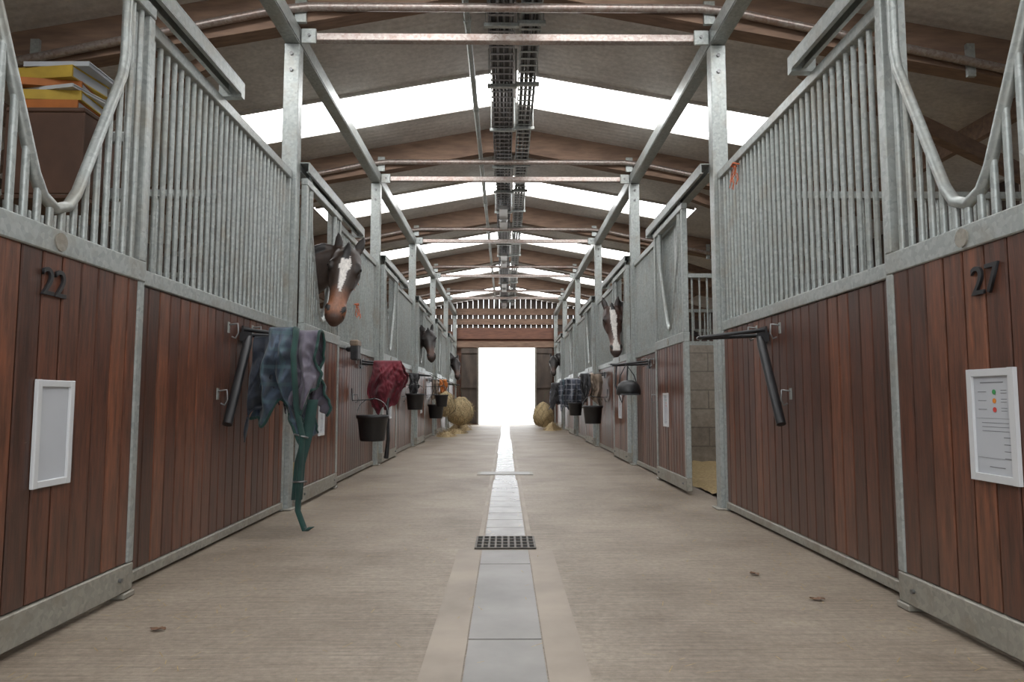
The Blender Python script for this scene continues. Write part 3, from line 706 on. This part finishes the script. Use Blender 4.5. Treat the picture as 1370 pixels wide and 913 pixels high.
def horse(s,yc,style,voxel=.012,P=(.25,-.05,1.90),Mz=(.23,-.33,1.36),ox=0,fw=(.18,-1,0),K=1.14):
    P=Vector(P); Mz=Vector(Mz); d=(Mz-P); L=d.length; d.normalize()
    fwd=Vector(fw); n=(fwd-d*fwd.dot(d)).normalized(); l=d.cross(n).normalized()
    H=lambda t,a,c: P+d*(L*t)+l*(a*K)+n*c
    b=MB(); Z=Vector((0,0,1))
    by=.1
    chain(b,[((-2.62,by,1.2),.06,.1),((-2.52,by,1.22),.19,.22),((-2.3,by,1.24),.26,.29),((-1.9,by,1.24),.27,.29),((-1.5,by,1.18),.30,.33),((-1.15,by,1.19),.27,.35),((-.85,by,1.2),.23,.34),((-.62,by,1.14),.2,.27),((-.48,by,1.12),.12,.17)],Z)
    chain(b,[((-.95,by,1.28),.14,.28),((-.65,by,1.38),.125,.27),((-.38,.09,1.53),.105,.225),((-.12,.07,1.69),.088,.185),((.07,.04,1.80),.078,.15),(P-n*.06+d*.02,.072,.11)],Z)
    for sy in (-1,1):
        chain(b,[((-.78,by+sy*.13,1.1),.08,.13),((-.8,by+sy*.15,.85),.07,.1),((-.77,by+sy*.14,.65),.05,.055),((-.75,by+sy*.14,.48),.043,.045),((-.76,by+sy*.14,.4),.032,.035),((-.77,by+sy*.14,.2),.03,.035),((-.75,by+sy*.14,.14),.037,.042),((-.72,by+sy*.14,.08),.04,.045),((-.70,by+sy*.14,.005),.055,.062)],Vector((1,0,0)))
        chain(b,[((-2.2,by+sy*.12,1.2),.12,.24),((-2.12,by+sy*.15,.95),.11,.17),((-2.12,by+sy*.16,.78),.075,.11),((-2.25,by+sy*.15,.6),.05,.06),((-2.3,by+sy*.14,.5),.042,.055),((-2.27,by+sy*.14,.4),.034,.04),((-2.22,by+sy*.14,.2),.032,.036),((-2.19,by+sy*.14,.09),.042,.045),((-2.16,by+sy*.14,.005),.055,.062)],Vector((1,0,0)))
    chain(b,[((-2.56,by,1.32),.03,.03),((-2.66,by,1.22),.045,.04),((-2.69,by,.95),.06,.05),((-2.68,by,.65),.055,.045),((-2.66,by,.4),.02,.02)],Vector((1,0,0)))
    S=[(-.07,.05,.06,-.03),(-.03,.078,.095,-.035),(.06,.096,.12,-.038),(.17,.104,.135,-.04),(.28,.108,.138,-.042),(.37,.097,.125,-.036),(.47,.078,.104,-.024),(.6,.064,.083,-.010),(.73,.057,.07,-.003),(.84,.060,.066,.0),(.92,.067,.064,.0),(.985,.060,.056,-.006),(1.03,.042,.036,-.014),(1.05,.02,.018,-.018)]
    chain(b,[(H(t,0,o),w*K,h) for t,w,h,o in S],n,22)
    for sd in (-1,1):
        ellip(b,H(.2,sd*.06,-.085),(d*.12,n*.085,l*.045))
        ellip(b,H(.265,sd*.088,.042),(d*.055,n*.028,l*.026))
        ellip(b,H(.36,sd*.078,.01),(d*.13,n*.014,l*.014))
        ellip(b,H(.885,sd*.048,.032),(d*.048,n*.03,l*.026))
        e0=H(-.02,sd*.058,.0); ud=(-d*1.0+l*sd*.22+n*.12).normalized()
        fwd2=(n*.9+l*sd*.45).normalized()
        chain(b,[(e0-ud*.03,.03,.026),(e0+ud*.02,.036,.028),(e0+ud*.07,.040,.022),(e0+ud*.11,.031,.017),(e0+ud*.145,.016,.012),(e0+ud*.168,.006,.006)],fwd2,12)
    ellip(b,H(1.0,0,-.035),(d*.04,n*.03,l*.045))
    ellip(b,H(.05,0,.075),(d*.09,n*.02,l*.03)); ellip(b,H(.12,.008,.085),(d*.09,n*.014,l*.022))
    chain(b,[((-.9,by-.02,1.56),.02,.05),((-.62,by-.03,1.66),.035,.07),((-.36,.06,1.77),.04,.07),((-.12,.04,1.88),.04,.06),((.08,.02,1.95),.035,.05),(P-n*.03-d*.03,.03,.04)],Z,12)
    if s<0: tr=lambda p: Vector((-W+ox+p.x, yc+p.y, p.z))
    else: tr=lambda p: Vector((W-ox-p.x, yc+p.y, p.z))
    b.v=[tr(p) for p in b.v]
    org=tr(Vector((-1.3,by,0)))
    tmp=b.obj('horse_tmp',org)
    rm=tmp.modifiers.new('r','REMESH'); rm.mode='VOXEL'; rm.voxel_size=voxel; rm.use_smooth_shade=True
    sm_=tmp.modifiers.new('s','SMOOTH'); sm_.iterations=3 if voxel<.015 else 2; sm_.factor=.5
    bpy.context.view_layer.update()
    dg=bpy.context.evaluated_depsgraph_get(); me=bpy.data.meshes.new_from_object(tmp.evaluated_get(dg))
    bpy.data.objects.remove(tmp)
    ca=me.color_attributes.new('coat','FLOAT_COLOR','POINT'); data=[]
    bay=Vector(style['coat']); blk=Vector((.012,.010,.010)); wht=Vector((.72,.68,.64)); tan=Vector(style.get('tan',(.25,.10,.05)))
    for v in me.vertices:
        wv=v.co+org
        p=Vector((wv.x+W-ox if s<0 else W-ox-wv.x, wv.y-yc, wv.z))
        q=p-P; t=q.dot(d)/L; a=q.dot(l)/K; c=q.dot(n)
        nz=noise.noise(p*14)*.008
        col=bay.copy()
        head = -.35<t<1.12 and abs(a)<.16 and -.2<c<.14
        if p.z<.75: col=bay.lerp(blk,min(1,(.75-p.z)/.25))
        if p.z<.075: col=Vector((.09,.075,.06))
        if p.x<-2.58: col=blk
        if head and t>-.02 or (head and c>-.04):
            sh=noise.noise(p*6); col=bay*(1+.35*sh)
            if t>.55: col=col.lerp(tan,min(1,(t-.55)/.22)*style.get('tanf',1))
            if t>.93 : col=col.lerp(blk*1.6,min(1,(t-.93)/.06)*.75)
            for sd in (-1,1):
                if ((t-.895)*L/.032)**2+((a-sd*(.050-.012*(t-.895)*10))/.0155)**2<1 and c>.028: col=blk*.4
            if .965<t<.985 and c<.035 and abs(a)>.012: col=blk*.6
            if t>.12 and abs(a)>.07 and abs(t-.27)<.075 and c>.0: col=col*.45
            bw=style['blaze'](t)
            if c>.0 and abs(a+nz-style.get('boff',0))<bw: col=wht.copy()
            if t<-.055 and abs(a)>.03: 
                col=bay*.8
                if c>.012: col=blk.lerp(bay,.25)
        if head and -.12<t<.22 and abs(a-.004)<.026+nz and c>.075 and bw<.03: col=blk
        if p.x<.1 and p.x>-1.0 and p.z>1.5+(p.x+.9)*.40+.03 and not (head and t>0): col=blk
        data+= [max(0,col.x),max(0,col.y),max(0,col.z),1]
    ca.data.foreach_set('color',data)
    me.materials.clear(); me.materials.append(M['coat'])
    for p in me.polygons: p.use_smooth=True
    ob=bpy.data.objects.new('horse',me); ob.location=org; scene.collection.objects.link(ob)
    for sd,nm in ((-1,'eye_1'),(1,'eye_2')):
        ec=tr(H(.278,sd*.096,.040))
        e=MB(); ellip(e,ec,(Vector((.020,0,0)),Vector((0,.020,0)),Vector((0,0,.020)))); e.m=[0]*len(e.m); e.mats=['eye']
        e.obj(nm,ec,parent=ob)
    return ob
def star(t):
    if .10<t<.66: return .036*max(0,math.sin(math.pi*min(1,(t-.10)/.36)))**.7 if t<.34 else max(.0,.026-(t-.34)*.06)
    return 0
def blaze(t):
    if .03<t<.97: return .025+.010*math.sin(t*6) if t<.75 else .022+.10*(t-.75)
    return 0
horse(-1,5.58,dict(coat=(.036,.022,.016),blaze=star,boff=-.004),P=(.29,-.05,1.90),Mz=(.26,-.34,1.34),K=1.18)
horse(1,P0+2*BAY+.62,dict(coat=(.050,.022,.015),blaze=blaze,tan=(.30,.2,.17),tanf=.6),P=(.20,-.05,1.88),Mz=(.18,-.27,1.31),fw=(.02,-1,0))
none=lambda t:0
horse(-1,P0+3*BAY+.62,dict(coat=(.024,.016,.014),blaze=none,tanf=.3),voxel=.018,P=(.2,-.02,1.9),Mz=(.30,-.3,1.42))
horse(-1,P0+5*BAY+.62,dict(coat=(.024,.016,.014),blaze=none,tanf=.3),voxel=.022,P=(.2,-.02,1.8),Mz=(.30,-.3,1.3))
horse(1,P0+5*BAY+.62,dict(coat=(.02,.015,.014),blaze=none,tanf=.2),voxel=.022,P=(.25,-.02,1.85),Mz=(.28,-.35,1.4))

# bare tree outside
b=MB(); rt=random.Random(5)
def br_(p,dv,L,r,dep):
    q=p+dv*L; b.tube([p,(p+q)/2+Vector((rt.uniform(-1,1),rt.uniform(-1,1),0))*L*.05,q],[r,r*.85,r*.7],'bark',5)
    if dep==0: return
    for i in range(3):
        nd=(dv+Vector((rt.uniform(-1,1),rt.uniform(-1,1),rt.uniform(-.3,.6)))*.75).normalized(); br_(p+dv*L*rt.uniform(.5,1),nd,L*.7,r*.6,dep-1)
br_(Vector((.2,46,-.05)),Vector((0,0,1)),1.3,.10,5)
b.obj('bare_tree',(.2,46,0))

# ------------------------------------------------------------------ world, sun, camera
w=bpy.data.worlds.new('world'); scene.world=w; w.use_nodes=True
bg=w.node_tree.nodes['Background']; bg.inputs['Color'].default_value=(.93,.97,1,1); bg.inputs['Strength'].default_value=3.4
sd=bpy.data.lights.new('sun','SUN'); sd.energy=2.5; sd.angle=R(12); so=bpy.data.objects.new('sun',sd); so.rotation_euler=(R(-35),R(12),0); so.location=(0,10,12); scene.collection.objects.link(so)
cd=bpy.data.cameras.new('camera'); cd.sensor_width=36; cam=bpy.data.objects.new('camera',cd)
cam.location=(0,0,.75); cam.rotation_euler=(R(90+4.72),0,R(-.54)); scene.collection.objects.link(cam); scene.camera=cam; cd.clip_start=.02
cd.lens=950/1370*36
scene.view_settings.view_transform='Standard'; scene.view_settings.exposure=0
